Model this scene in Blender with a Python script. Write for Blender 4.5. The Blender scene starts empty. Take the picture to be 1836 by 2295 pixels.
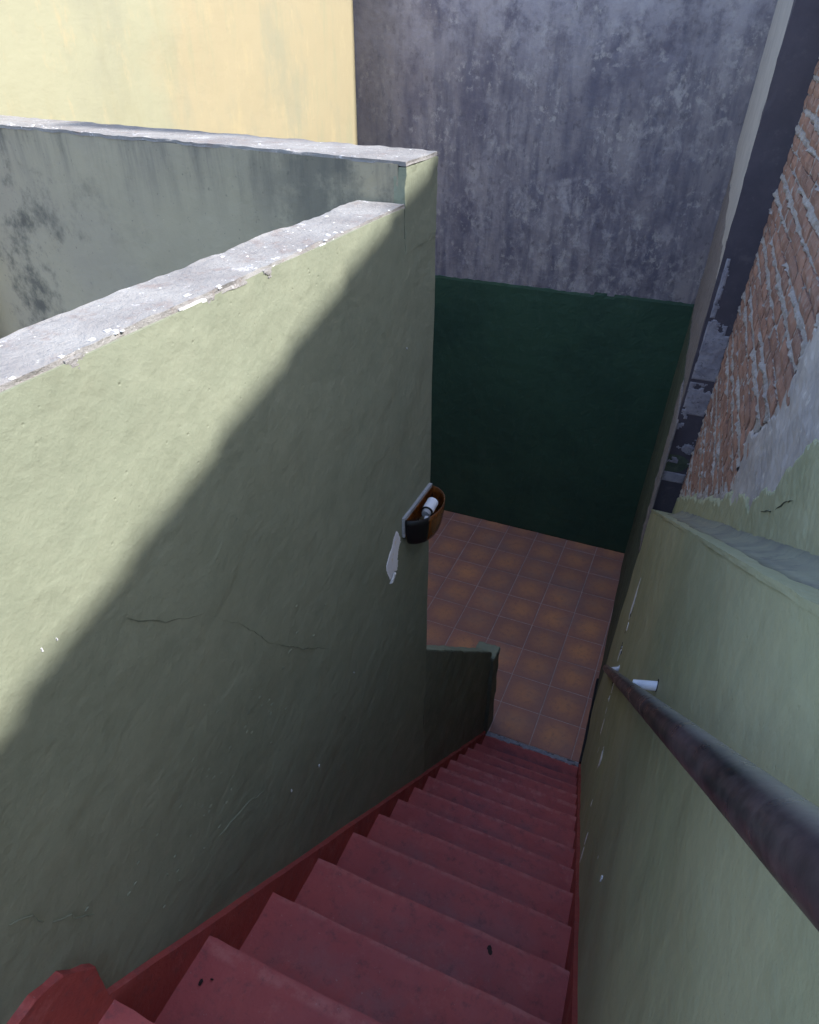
import bpy, bmesh, math, random
from mathutils import Vector, Matrix, noise
random.seed(7)
R = math.radians
scn = bpy.context.scene
COL = scn.collection

# ------------------------------------------------------------------ camera
PITCH, YAW, ROLL = 0.5998788775, 0.4069050300, 0.0029051803
CAM = Vector((1.6505021, -3.5047224, 4.1403598))
fwd = Vector((-math.sin(YAW)*math.cos(PITCH), math.cos(YAW)*math.cos(PITCH), -math.sin(PITCH)))
rt0 = Vector((math.cos(YAW), math.sin(YAW), 0)); up0 = rt0.cross(fwd)
rt = math.cos(ROLL)*rt0 + math.sin(ROLL)*up0
up = -math.sin(ROLL)*rt0 + math.cos(ROLL)*up0
cd = bpy.data.cameras.new('camera'); cam = bpy.data.objects.new('camera', cd); COL.objects.link(cam)
cam.matrix_world = Matrix(((rt.x, up.x, -fwd.x, CAM.x), (rt.y, up.y, -fwd.y, CAM.y), (rt.z, up.z, -fwd.z, CAM.z), (0, 0, 0, 1)))
cd.sensor_fit = 'VERTICAL'; cd.sensor_height = 24.0; cd.lens = 24.0*1548.95/2295.0
cd.clip_start = 0.02; cd.clip_end = 3000
scn.camera = cam

# ------------------------------------------------------------------ sky, sun, exposure
SUN_E = 0.95
SUN_EL = math.atan(SUN_E)
sdir = Vector((math.cos(SUN_EL), 0.004, math.sin(SUN_EL))).normalized()
world = bpy.data.worlds.new('World'); scn.world = world; world.use_nodes = True
wn = world.node_tree; wn.nodes.clear()
sky = wn.nodes.new('ShaderNodeTexSky'); sky.sky_type = 'NISHITA'; sky.sun_disc = False
sky.sun_elevation = SUN_EL; sky.sun_rotation = R(90); sky.dust_density = 1.3; sky.air_density = 1.0; sky.ozone_density = 1.0
bg = wn.nodes.new('ShaderNodeBackground'); bg.inputs['Strength'].default_value = 0.15
wo = wn.nodes.new('ShaderNodeOutputWorld')
wn.links.new(sky.outputs['Color'], bg.inputs['Color']); wn.links.new(bg.outputs['Background'], wo.inputs['Surface'])
sl = bpy.data.lights.new('sun', 'SUN'); sl.energy = 2.7; sl.angle = R(0.95); sl.color = (1.0, 0.97, 0.92)
so = bpy.data.objects.new('sun', sl); COL.objects.link(so); so.location = (20, 0, 22)
so.rotation_euler = sdir.to_track_quat('Z', 'Y').to_euler()
vs = scn.view_settings; vs.view_transform = 'Standard'; vs.look = 'None'; vs.gamma = 1.0; vs.use_curve_mapping = False
vs.exposure = 1.85

# ------------------------------------------------------------------ materials
class NT:
    def __init__(s, name):
        s.m = bpy.data.materials.new(name); s.m.use_nodes = True; s.t = s.m.node_tree
        s.b = s.t.nodes['Principled BSDF']; s.b.inputs['Roughness'].default_value = 0.85
        s.b.inputs['Specular IOR Level'].default_value = 0.25
        s.pos = s.t.nodes.new('ShaderNodeNewGeometry').outputs['Position']
        s.obj = s.t.nodes.new('ShaderNodeTexCoord').outputs['Object']
        s.rnd = s.t.nodes.new('ShaderNodeObjectInfo').outputs['Random']
        s.h = None
    def L(s, a, b):
        if isinstance(a, bpy.types.NodeSocket): s.t.links.new(a, b)
        else: b.default_value = a
    def noise(s, scale, detail=4, rough=0.6, vs=(1, 1, 1), dist=0.0, vec=None, off=(0, 0, 0)):
        mp = s.t.nodes.new('ShaderNodeMapping'); mp.inputs['Scale'].default_value = vs; mp.inputs['Location'].default_value = off
        s.L(vec or s.pos, mp.inputs['Vector'])
        n = s.t.nodes.new('ShaderNodeTexNoise'); n.inputs['Scale'].default_value = scale; n.inputs['Detail'].default_value = detail
        n.inputs['Roughness'].default_value = rough; n.inputs['Distortion'].default_value = dist
        s.L(mp.outputs[0], n.inputs['Vector']); return n.outputs['Fac']
    def voro(s, scale, vs=(1, 1, 1), feat='F1', rnd=1.0):
        mp = s.t.nodes.new('ShaderNodeMapping'); mp.inputs['Scale'].default_value = vs; s.L(s.pos, mp.inputs['Vector'])
        n = s.t.nodes.new('ShaderNodeTexVoronoi'); n.feature = feat; n.inputs['Scale'].default_value = scale
        n.inputs['Randomness'].default_value = rnd; s.L(mp.outputs[0], n.inputs['Vector']); return n.outputs['Distance']
    def rng(s, x, a, b, c=0.0, d=1.0):
        n = s.t.nodes.new('ShaderNodeMapRange'); n.interpolation_type = 'SMOOTHSTEP'; s.L(x, n.inputs[0])
        for i, v in enumerate((a, b, c, d)): n.inputs[i+1].default_value = v
        return n.outputs[0]
    def math(s, op, a, b=0.0, c=0.0):
        n = s.t.nodes.new('ShaderNodeMath'); n.operation = op; s.L(a, n.inputs[0]); s.L(b, n.inputs[1]); s.L(c, n.inputs[2]); return n.outputs[0]
    def sep(s, v):
        n = s.t.nodes.new('ShaderNodeSeparateXYZ'); s.L(v, n.inputs[0]); return n.outputs
    def mix(s, f, a, b, mode='MIX'):
        n = s.t.nodes.new('ShaderNodeMix'); n.data_type = 'RGBA'; n.blend_type = mode; s.L(f, n.inputs[0])
        for v, i in ((a, 6), (b, 7)):
            if isinstance(v, tuple): n.inputs[i].default_value = (*v, 1)
            else: s.L(v, n.inputs[i])
        return n.outputs[2]
    def bump(s, h, strength, dist):
        n = s.t.nodes.new('ShaderNodeBump'); n.inputs['Strength'].default_value = strength; n.inputs['Distance'].default_value = dist
        s.L(h, n.inputs['Height'])
        if s.h is not None: s.L(s.h, n.inputs['Normal'])
        s.h = n.outputs['Normal']
    def done(s, col, rough=None):
        if isinstance(col, tuple): s.b.inputs['Base Color'].default_value = (*col, 1)
        else: s.L(col, s.b.inputs['Base Color'])
        if rough is not None: s.L(rough, s.b.inputs['Roughness'])
        if s.h is not None: s.L(s.h, s.b.inputs['Normal'])
        return s.m

def plaster_bump(M, k=1.0):
    M.bump(M.noise(7, 4, 0.55), 0.28*k, 0.03)
    M.bump(M.noise(55, 6, 0.7), 0.24*k, 0.005)
    M.bump(M.noise(170, 3, 0.6), 0.4*k, 0.002)
    pits = M.rng(M.voro(38), 0.02, 0.14)
    M.bump(M.math('MULTIPLY', pits, M.rng(M.noise(6, 3), 0.45, 0.6)), 0.4*k, 0.003)

def green_paint(name, a, b, grime=0.5, spec=0.25):
    M = NT(name)
    c = M.mix(M.rng(M.noise(1.6, 5, 0.6), 0.3, 0.7), a, b)
    c = M.mix(M.rng(M.noise(5, 6, 0.7, (1.3, 1.3, 0.3)), 0.5, 0.85, 0, 0.35*grime), c, (0.10, 0.12, 0.085))
    c = M.mix(M.rng(M.noise(3.1, 6, 0.7, off=(3, 7, 1)), 0.52, 0.78, 0, 0.3*grime), c, (0.20, 0.17, 0.11))
    c = M.mix(M.rng(M.noise(26, 5, 0.7), 0.35, 0.75, 0, 0.22), c, (0.28, 0.29, 0.215))
    c = M.mix(M.rng(M.noise(150, 2, 0.5), 0.66, 0.8, 0, 0.35*grime), c, (0.07, 0.075, 0.06))
    plaster_bump(M)
    M.b.inputs['Specular IOR Level'].default_value = spec
    return M.done(c, M.rng(M.noise(8, 3), 0.3, 0.7, 0.6, 0.85))

m_green = green_paint('pale_green_paint', (0.215, 0.228, 0.166), (0.178, 0.195, 0.142))
m_lowgreen = green_paint('low_wall_shade_green', (0.165, 0.178, 0.13), (0.135, 0.15, 0.11))  # pale green darkened so the low wall's shade is in the colour
m_fargreen = green_paint('shade_darkened_green', (0.08, 0.10, 0.072), (0.062, 0.082, 0.06))  # light falloff at the right wall's far end, painted as darker green
m_green_r = green_paint('sky_lifted_green', (0.39, 0.37, 0.235), (0.325, 0.325, 0.20), 0.8)  # lightened green standing in for the skylight on the right wall

def parapet_paint():
    M = NT('mouldy_green_paint')
    c = M.mix(M.rng(M.noise(1.4, 5), 0.3, 0.7), (0.31, 0.275, 0.195), (0.265, 0.235, 0.185))
    z = M.sep(M.pos)[2]; x = M.sep(M.pos)[0]
    drip = M.rng(M.noise(7, 6, 0.7, (2.2, 1, 0.28)), 0.4, 0.72)
    c = M.mix(M.math('MULTIPLY', drip, M.rng(z, 3.62, 3.9, 0.05, 0.6)), c, (0.085, 0.083, 0.078))
    c = M.mix(M.math('MULTIPLY', M.rng(M.noise(3.2, 6, 0.7), 0.5, 0.66), M.rng(x, -0.1, -0.9, 0.1, 0.85)), c, (0.06, 0.06, 0.055))
    c = M.mix(M.math('MULTIPLY', M.rng(M.noise(5, 6, 0.7), 0.42, 0.6), M.rng(x, 0.25, 0.62, 0, 0.6)), c, (0.078, 0.078, 0.072))
    c = M.mix(M.rng(M.noise(60, 4), 0.62, 0.75, 0, 0.5), c, (0.07, 0.07, 0.065))
    plaster_bump(M)
    return M.done(c)
m_parapet = parapet_paint()

def cement_cap():
    M = NT('weathered_cement')
    c = M.mix(M.rng(M.noise(6, 6, 0.7), 0.3, 0.7), (0.295, 0.285, 0.275), (0.205, 0.193, 0.19))
    c = M.mix(M.rng(M.noise(22, 6, 0.75), 0.52, 0.66, 0, 0.6), c, (0.21, 0.165, 0.15))
    c = M.mix(M.rng(M.noise(45, 5, 0.75), 0.58, 0.7, 0, 0.65), c, (0.13, 0.125, 0.13))
    c = M.mix(M.rng(M.noise(14, 6, 0.8, off=(5, 2, 0)), 0.6, 0.66, 0, 0.8), c, (0.5, 0.48, 0.49))
    c = M.mix(M.rng(M.noise(55, 3, 0.6, off=(1, 9, 0)), 0.68, 0.72, 0, 1), c, (0.68, 0.68, 0.68))
    M.bump(M.noise(30, 6, 0.75), 0.8, 0.008); M.bump(M.noise(120, 4, 0.7), 0.5, 0.003)
    return M.done(c)
m_cap = cement_cap()

def grey_wall():
    M = NT('stained_grey_render')
    z = M.sep(M.pos)[2]; x = M.sep(M.pos)[0]
    c = M.mix(M.rng(M.noise(2.2, 6, 0.65, (1, 1, 0.6)), 0.36, 0.64), (0.165, 0.148, 0.185), (0.31, 0.275, 0.29))
    c = M.mix(M.rng(M.noise(10, 5, 0.6, (1.5, 1, 0.2)), 0.40, 0.70, 0, 0.7), c, (0.115, 0.11, 0.155))
    big = M.rng(M.noise(1.5, 5, 0.6, off=(2, 0, 3)), 0.36, 0.62)
    fl = M.math('MULTIPLY', M.rng(M.noise(9, 7, 0.68, (1, 1, 0.7), dist=0.4), 0.46, 0.66), big)
    fl = M.math('MULTIPLY', fl, M.rng(x, -0.9, 0.2, 0.3, 1.0))
    c = M.mix(M.math('MULTIPLY', fl, 0.75), c, (0.46, 0.42, 0.43))
    fl2 = M.math('MULTIPLY', M.rng(M.noise(24, 6, 0.7, (1, 1, 0.75), off=(1, 1, 1)), 0.50, 0.64), M.rng(M.noise(3.5, 4, 0.6, off=(7, 0, 0)), 0.42, 0.6))
    c = M.mix(M.math('MULTIPLY', fl2, 0.7), c, (0.47, 0.43, 0.42))
    dk = M.math('MULTIPLY', M.rng(M.noise(20, 6, 0.7, (1, 1, 0.6), off=(4, 0, 9)), 0.55, 0.68), 0.6)
    c = M.mix(dk, c, (0.105, 0.095, 0.115))
    c = M.mix(M.math('MULTIPLY', M.rng(M.noise(8, 4, 0.6, (1, 1, 0.1)), 0.5, 0.68), M.rng(z, 3.5, 2.5, 0, 0.5)), c, (0.36, 0.32, 0.345))
    c = M.mix(M.math('MULTIPLY', M.rng(M.noise(4, 5, 0.7), 0.38, 0.6), M.rng(z, 3.7, 4.4, 0, 0.7)), c, (0.42, 0.385, 0.42))  # paler blotches towards the top: sky brightness put into the colour
    c = M.mix(M.rng(x, -0.75, -1.15, 0, 0.6), c, (0.10, 0.095, 0.11))
    M.bump(M.noise(6, 5, 0.6), 0.5, 0.03); M.bump(M.noise(34, 6, 0.75), 0.7, 0.008)
    return M.done(c)
m_grey = grey_wall()

def dark_green():
    M = NT('dark_green_gloss')
    c = M.mix(M.rng(M.noise(1.3, 5, 0.6), 0.3, 0.7), (0.044, 0.094, 0.062), (0.034, 0.074, 0.052))
    c = M.mix(M.rng(M.noise(60, 4), 0.6, 0.8, 0, 0.3), c, (0.03, 0.07, 0.05))
    c = M.mix(M.math('MULTIPLY', M.rng(M.noise(9, 6, 0.75, (1.4, 1, 0.25)), 0.54, 0.72), 0.35), c, (0.075, 0.12, 0.09))
    c = M.mix(M.rng(M.noise(2.2, 6, 0.7, off=(3, 3, 3)), 0.5, 0.7, 0, 0.5), c, (0.022, 0.05, 0.038))
    plaster_bump(M, 0.9)
    return M.done(c, M.rng(M.noise(5, 4), 0.3, 0.7, 0.4, 0.65))
m_dgreen = dark_green()

def yellow():
    M = NT('sunlit_yellow_paint')
    y = M.sep(M.pos)[1]
    wash = M.rng(M.math('ADD', y, M.math('MULTIPLY', M.noise(1.7, 5, 0.65), 1.4)), 0.55, 1.0)
    c = M.mix(wash, (0.285, 0.275, 0.185), (0.31, 0.265, 0.168))
    c = M.mix(M.rng(M.noise(4, 6, 0.7, (1, 1.6, 0.3)), 0.5, 0.68, 0, 0.7), c, (0.27, 0.255, 0.165))
    c = M.mix(M.rng(M.noise(3.2, 6, 0.7, (1, 1.5, 0.5), off=(0, 4, 2)), 0.55, 0.7, 0, 0.8), c, (0.35, 0.292, 0.175))
    c = M.mix(M.rng(M.noise(1.9, 6, 0.65, (1, 1, 0.6), off=(0, 1, 5)), 0.48, 0.68, 0, 0.6), c, (0.235, 0.23, 0.165))
    c = M.mix(M.rng(M.noise(12, 6, 0.7, (1, 1, 0.4), off=(0, 3, 3)), 0.55, 0.7, 0, 0.5), c, (0.35, 0.295, 0.18))
    c = M.mix(M.rng(M.noise(35, 6, 0.7), 0.64, 0.74, 0, 0.45), c, (0.25, 0.20, 0.12))
    M.bump(M.noise(5, 4), 0.3, 0.02); M.bump(M.noise(60, 4), 0.25, 0.003)
    return M.done(c)
m_yellow = yellow()

def red_floor(name, a, b, dirt):
    M = NT(name)
    c = M.mix(M.rng(M.noise(4, 5, 0.65), 0.3, 0.7), a, b)
    x, y, z = M.sep(M.pos)
    d = M.math('SUBTRACT', M.math('DIVIDE', M.math('ADD', z, 0.30), -0.887), y)      # metres back from the nosing
    d = M.math('ADD', d, M.math('MULTIPLY', M.math('SUBTRACT', M.noise(11, 5, 0.7), 0.5), 0.16))
    up_ = M.rng(M.sep(M.t.nodes['Geometry'].outputs['Normal'])[2], 0.4, 0.9)
    worn = M.math('MULTIPLY', M.rng(d, 0.02, 0.13), M.rng(M.math('ABSOLUTE', M.math('SUBTRACT', x, 1.28)), 0.42, 0.15))
    worn = M.math('MULTIPLY', worn, M.rng(M.math('ADD', M.noise(4.5, 6, 0.7), M.rng(z, 0.2, 2.4, 0.14, -0.05)), 0.36, 0.62))
    c = M.mix(M.math('MULTIPLY', M.math('MULTIPLY', worn, up_), dirt), c, M.mix(M.rng(z, 0.3, 1.9), (0.12, 0.06, 0.078), (0.31, 0.115, 0.12)))  # dirt tint gets darker towards the lower steps
    d0 = M.math('SUBTRACT', M.math('DIVIDE', M.math('ADD', z, 0.30), -0.887), y)
    edge = M.math('MULTIPLY', M.rng(M.math('ABSOLUTE', M.math('ADD', d0, 0.004)), 0.022, 0.004), M.rng(M.noise(16, 5, 0.7), 0.38, 0.6))
    c = M.mix(M.math('MULTIPLY', edge, 0.45 if dirt > 0.5 else 0.0), c, (0.55, 0.21, 0.19))
    c = M.mix(M.rng(M.noise(26, 7, 0.8), 0.50, 0.70, 0, 0.7), c, (0.17, 0.065, 0.07))
    c = M.mix(M.rng(M.noise(8, 7, 0.75, off=(5, 1, 2)), 0.55, 0.72, 0, 0.5), c, (0.50, 0.16, 0.15))
    c = M.mix(M.rng(M.noise(75, 4, 0.7, off=(2, 2, 2)), 0.66, 0.73, 0, 0.55), c, (0.46, 0.26, 0.25))
    M.bump(M.noise(14, 6, 0.65), 0.55, 0.008); M.bump(M.noise(110, 4), 0.5, 0.003)
    return M.done(c, M.rng(M.noise(12, 4), 0.3, 0.7, 0.5, 0.75))
m_red = red_floor('red_floor_paint', (0.44, 0.098, 0.092), (0.36, 0.080, 0.082), 0.85)
m_redb = red_floor('bright_red_paint', (0.40, 0.078, 0.062), (0.33, 0.066, 0.06), 0.1)

def tile_mat():
    M = NT('terracotta_floor_tile')
    v = M.sep(M.obj)
    n = M.noise(14, 5, 0.7)
    d = M.math('SQRT', M.math('ADD', M.math('POWER', v[0], 2.0), M.math('POWER', v[1], 2.0)))
    d = M.math('ADD', d, M.math('MULTIPLY', M.math('SUBTRACT', n, 0.5), 0.11))
    g = M.rng(d, 0.02, 0.165, 1, 0)
    c = M.mix(g, (0.44, 0.20, 0.15), (0.68, 0.30, 0.15))
    c = M.mix(M.rng(M.noise(22, 6, 0.7), 0.48, 0.66, 0, 0.5), c, (0.36, 0.165, 0.135))
    c = M.mix(M.math('MULTIPLY', M.rnd, 0.4), c, (0.25, 0.135, 0.125))
    c = M.mix(M.rng(M.noise(3, 4), 0.45, 0.7, 0, 0.35), c, (0.28, 0.20, 0.205))
    M.bump(M.noise(30, 4), 0.15, 0.003)
    M.b.inputs['Specular IOR Level'].default_value = 0.4
    return M.done(c, M.rng(M.noise(9, 4), 0.3, 0.7, 0.4, 0.65))
m_tile = tile_mat()

def speckle(name, a, b, c3=None, rough=0.85, bs=0.6, sc=12):
    M = NT(name)
    c = M.mix(M.rng(M.noise(sc, 6, 0.7), 0.32, 0.68), a, b)
    if c3: c = M.mix(M.rng(M.noise(sc*3, 6, 0.75, off=(4, 4, 4)), 0.55, 0.68), c, c3)
    M.bump(M.noise(sc*3, 6, 0.7), bs, 0.006)
    return M.done(c, rough)
m_grout = speckle('grout', (0.58, 0.42, 0.39), (0.44, 0.32, 0.30))
m_edge = speckle('bare_cement_edge', (0.34, 0.33, 0.36), (0.25, 0.235, 0.26), (0.45, 0.44, 0.47), sc=20)
m_column = speckle('dark_cement_column', (0.10, 0.086, 0.105), (0.08, 0.07, 0.088), (0.115, 0.10, 0.115), sc=6, bs=0.3)
m_cream = speckle('cream_paint', (0.50, 0.46, 0.425), (0.42, 0.385, 0.36), sc=8, bs=0.2)
m_white_mortar = speckle('whitish_mortar', (0.38, 0.355, 0.39), (0.25, 0.235, 0.275), (0.15, 0.14, 0.165), sc=14)
m_grey_mortar = speckle('grey_mortar', (0.27, 0.24, 0.235), (0.19, 0.165, 0.165), (0.35, 0.31, 0.30), sc=16)
m_joint = speckle('rough_brick_mortar', (0.43, 0.375, 0.345), (0.31, 0.265, 0.245), (0.50, 0.45, 0.425), sc=18, bs=1.0)
m_oldplaster = speckle('bare_plaster', (0.47, 0.41, 0.38), (0.35, 0.31, 0.30), (0.54, 0.48, 0.44), sc=7, bs=0.5)
m_ledge = speckle('dusty_ledge', (0.30, 0.295, 0.22), (0.215, 0.205, 0.18), (0.13, 0.122, 0.122), sc=7, bs=0.5)
m_fillet = speckle('grimy_green_cement', (0.29, 0.28, 0.205), (0.19, 0.178, 0.155), (0.135, 0.122, 0.122), sc=5, bs=0.4)
m_base_strip = speckle('black_base_strip', (0.022, 0.020, 0.022), (0.014, 0.013, 0.015), rough=0.5, bs=0.2)
m_chip = speckle('white_paint_chip', (0.62, 0.61, 0.62), (0.5, 0.49, 0.5), sc=40, bs=0.3)
m_peel = speckle('bare_white_patch', (0.80, 0.79, 0.82), (0.72, 0.70, 0.73), (0.70, 0.62, 0.52), sc=9, bs=0.2)
m_crack = speckle('crack_line', (0.10, 0.105, 0.08), (0.075, 0.08, 0.06))  # dark tone of the cracks and a few patches
m_ridge = speckle('paint_ridge', (0.36, 0.38, 0.28), (0.28, 0.31, 0.21))
m_leaf = speckle('dry_leaf', (0.05, 0.028, 0.026), (0.03, 0.018, 0.018), sc=60)
m_roof = speckle('clay_roof_tile', (0.20, 0.085, 0.05), (0.13, 0.06, 0.04), sc=5)
m_house = speckle('house_render', (0.42, 0.41, 0.38), (0.34, 0.33, 0.31), sc=2)
m_ground = speckle('bare_earth', (0.12, 0.10, 0.08), (0.08, 0.07, 0.055), sc=1)
m_bracket = speckle('galvanised_bracket', (0.80, 0.80, 0.88), (0.7, 0.7, 0.78), rough=0.4, bs=0.05)
m_ceramic = speckle('white_socket_plastic', (0.70, 0.70, 0.73), (0.62, 0.62, 0.66), rough=0.4, bs=0.05)
m_plate = speckle('grey_lamp_plate', (0.34, 0.34, 0.355), (0.24, 0.24, 0.25), (0.13, 0.12, 0.12), sc=30, bs=0.2)
m_black = speckle('black_lamp_shell', (0.006, 0.006, 0.007), (0.010, 0.009, 0.009), rough=0.45, bs=0.1)

def brick_mat():
    M = NT('red_brick')
    c = M.mix(M.rnd, (0.42, 0.23, 0.165), (0.30, 0.175, 0.135))
    c = M.mix(M.rng(M.noise(9, 6, 0.7), 0.4, 0.65, 0, 0.7), c, (0.21, 0.115, 0.09))
    c = M.mix(M.rng(M.noise(30, 6, 0.75), 0.50, 0.68, 0, 0.75), c, (0.40, 0.32, 0.285))
    c = M.mix(M.rng(M.noise(24, 5, 0.7, off=(3, 3, 3)), 0.58, 0.7, 0, 0.6), c, (0.10, 0.06, 0.055))
    M.bump(M.noise(40, 6, 0.75), 0.8, 0.006)
    return M.done(c)
m_brick = brick_mat()

def pipe_mat():
    M = NT('worn_dark_pipe')
    c = M.mix(M.rng(M.noise(9, 6, 0.7, (1, 0.35, 0.35)), 0.38, 0.6), (0.070, 0.050, 0.058), (0.016, 0.015, 0.018))
    c = M.mix(M.rng(M.noise(26, 6, 0.75, (1, 0.5, 0.5)), 0.5, 0.66, 0, 0.25), c, (0.14, 0.115, 0.12))
    c = M.mix(M.rng(M.noise(60, 5, 0.7), 0.6, 0.72, 0, 0.5), c, (0.10, 0.045, 0.035))
    nz = M.sep(M.t.nodes['Geometry'].outputs['Normal'])[2]
    pale_top = M.math('MULTIPLY', M.rng(M.math('ADD', nz, M.math('MULTIPLY', M.noise(7, 3, 0.5, (1, .3, .3)), 0.3)), 0.62, 0.95), 0.8)  # paler tint where the pipe faces upwards
    c = M.mix(pale_top, c, (0.26, 0.25, 0.23))
    M.bump(M.noise(60, 4), 0.15, 0.002)
    M.b.inputs['Metallic'].default_value = 0.25
    return M.done(c, M.rng(M.noise(14, 4), 0.3, 0.7, 0.25, 0.42))
m_pipe = pipe_mat()

def amber():
    M = NT('amber_glass')
    c = M.mix(M.rng(M.noise(25, 4), 0.3, 0.7), (0.24, 0.075, 0.014), (0.12, 0.038, 0.010))
    M.b.inputs['Transmission Weight'].default_value = 0.35; M.b.inputs['Specular IOR Level'].default_value = 0.5
    return M.done(c, 0.18)
m_amber = amber()

# ------------------------------------------------------------------ object helpers
def tag(o, label=None, cat=None, group=None, kind=None):
    if label: o['label'] = label
    if cat: o['category'] = cat
    if group: o['group'] = group
    if kind: o['kind'] = kind
    return o
def empty(name, loc=(0, 0, 0)):
    o = bpy.data.objects.new(name, None); COL.objects.link(o); o.location = loc; return o
def obj(name, bm, mat, parent=None, smooth=False, mw=None):
    me = bpy.data.meshes.new(name)
    bmesh.ops.recalc_face_normals(bm, faces=bm.faces)
    if smooth:
        for f in bm.faces: f.smooth = True
    bm.to_mesh(me); bm.free(); me.materials.append(mat)
    o = bpy.data.objects.new(name, me); COL.objects.link(o)
    if parent is not None:
        o.parent = parent; o.matrix_parent_inverse = Matrix.Translation(-parent.location)
    if mw is not None: o.matrix_basis = mw
    return o
def raw(name, verts, faces, mat, parent=None, smooth=False):
    me = bpy.data.meshes.new(name); me.from_pydata([tuple(v) for v in verts], [], faces); me.materials.append(mat)
    if smooth: me.polygons.foreach_set('use_smooth', [True]*len(me.polygons))
    o = bpy.data.objects.new(name, me); COL.objects.link(o)
    if parent is not None:
        o.parent = parent; o.matrix_parent_inverse = Matrix.Translation(-parent.location)
    return o
def nvec(p, f, seed=0.0):
    q = Vector((p[0]*f+seed, p[1]*f-seed*0.7, p[2]*f+seed*1.3)); return noise.noise_vector(q)
def hexa(c, n=(1, 1, 1), amp=0.0, freq=12.0, seed=0.0, bm=None, edge=0.0, efreq=40.0, weld=True):
    """Solid from 8 corners (x-low/high, y-low/high, z-low/high order 000,100,010,110,001,101,011,111), subdivided,
    roughened by a vector noise; 'edge' roughens the verts on the solid's own edges."""
    bm = bm or bmesh.new(); c = [Vector(v) for v in c]
    def P(u, v, w):
        a = c[0].lerp(c[1], u); b = c[2].lerp(c[3], u); d = c[4].lerp(c[5], u); e = c[6].lerp(c[7], u)
        p = a.lerp(b, v).lerp(d.lerp(e, v), w)
        ne = (u in (0, 1)) + (v in (0, 1)) + (w in (0, 1))
        if amp: p = p + nvec(p, freq, seed)*amp
        if edge and ne >= 2:
            p = p + (nvec(p, efreq, seed+5)*0.6 + nvec(p, efreq*2.7, seed+9)*0.4)*edge
        return p
    cache = {}
    def V(i, j, k):
        key = (i, j, k)
        if key not in cache: cache[key] = bm.verts.new(P(i/n[0], j/n[1], k/n[2]))
        return cache[key]
    for k in (0, n[2]):
        for i in range(n[0]):
            for j in range(n[1]): bm.faces.new((V(i, j, k), V(i+1, j, k), V(i+1, j+1, k), V(i, j+1, k)))
    for j in (0, n[1]):
        for i in range(n[0]):
            for k in range(n[2]): bm.faces.new((V(i, j, k), V(i+1, j, k), V(i+1, j, k+1), V(i, j, k+1)))
    for i in (0, n[0]):
        for j in range(n[1]):
            for k in range(n[2]): bm.faces.new((V(i, j, k), V(i, j+1, k), V(i, j+1, k+1), V(i, j, k+1)))
    return bm
def box(x0, x1, y0, y1, z0, z1, n=(1, 1, 1), **k):
    return hexa([(x0, y0, z0), (x1, y0, z0), (x0, y1, z0), (x1, y1, z0), (x0, y0, z1), (x1, y0, z1), (x0, y1, z1), (x1, y1, z1)], n, **k)
def sheet(name, mat, P, nrm, ur, vr, cell, mask, thick, amp=0.0, parent=None, seed=0.0, jit=0.35, kind=None):
    """A thin slab lying on a surface: P(u,v)->point, nrm = outward normal, mask(u,v)->bool; ragged outline, own thickness."""
    nu = max(1, int((ur[1]-ur[0])/cell)); nv = max(1, int((vr[1]-vr[0])/cell)); nrm = Vector(nrm).normalized()
    verts = []; faces = []; idx = {}; cells = set()
    U = lambda i: ur[0]+(ur[1]-ur[0])*i/nu
    Vv = lambda j: vr[0]+(vr[1]-vr[0])*j/nv
    for i in range(nu):
        for j in range(nv):
            if mask((U(i)+U(i+1))/2, (Vv(j)+Vv(j+1))/2): cells.add((i, j))
    cnt = {}
    for (i, j) in cells:
        for q in ((i, j), (i+1, j), (i+1, j+1), (i, j+1)): cnt[q] = cnt.get(q, 0)+1
    def vid(i, j, top):
        key = (i, j, top)
        if key not in idx:
            u, v = U(i), Vv(j); nz = nvec((u, v, seed), 33, seed)
            if cnt[(i, j)] < 4: u += nz.x*cell*jit; v += nz.y*cell*jit
            p = Vector(P(u, v)); h = -0.004
            if top:
                h = thick + amp*(noise.noise(Vector((u*14+seed, v*14, 0)))+0.6*noise.noise(Vector((u*45, v*45, seed))))
                if cnt[(i, j)] < 4: h *= 0.35
                h = max(h, 0.0006)
            idx[key] = len(verts); verts.append(p+nrm*h)
        return idx[key]
    for (i, j) in cells:
        faces.append((vid(i, j, 1), vid(i+1, j, 1), vid(i+1, j+1, 1), vid(i, j+1, 1)))
        for (di, dj, a, b) in ((-1, 0, (i, j), (i, j+1)), (1, 0, (i+1, j), (i+1, j+1)), (0, -1, (i, j), (i+1, j)), (0, 1, (i, j+1), (i+1, j+1))):
            if (i+di, j+dj) not in cells:
                faces.append((vid(*a, 1), vid(*b, 1), vid(*b, 0), vid(*a, 0)))
    bm = bmesh.new()
    bv = [bm.verts.new(v) for v in verts]
    for f in faces: bm.faces.new([bv[k] for k in f])
    o = obj(name, bm, mat, parent, smooth=False)
    if kind: o['kind'] = kind
    return o
def fbm(u, v, f, seed=0.0):
    return noise.fractal(Vector((u*f+seed, v*f-seed, seed*0.5)), 0.9, 2.0, 4)
def inpoly(u, v, poly):
    r = False; j = len(poly)-1
    for i in range(len(poly)):
        (a, b), (c, d) = poly[i], poly[j]
        if (b > v) != (d > v) and u < (c-a)*(v-b)/(d-b)+a: r = not r
        j = i
    return r
def lerp_tab(tab, t):
    for (a, b), (c, d) in zip(tab, tab[1:]):
        if a <= t <= c: return b+(d-b)*(t-a)/(c-a)
    return tab[0][1] if t < tab[0][0] else tab[-1][1]
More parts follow.
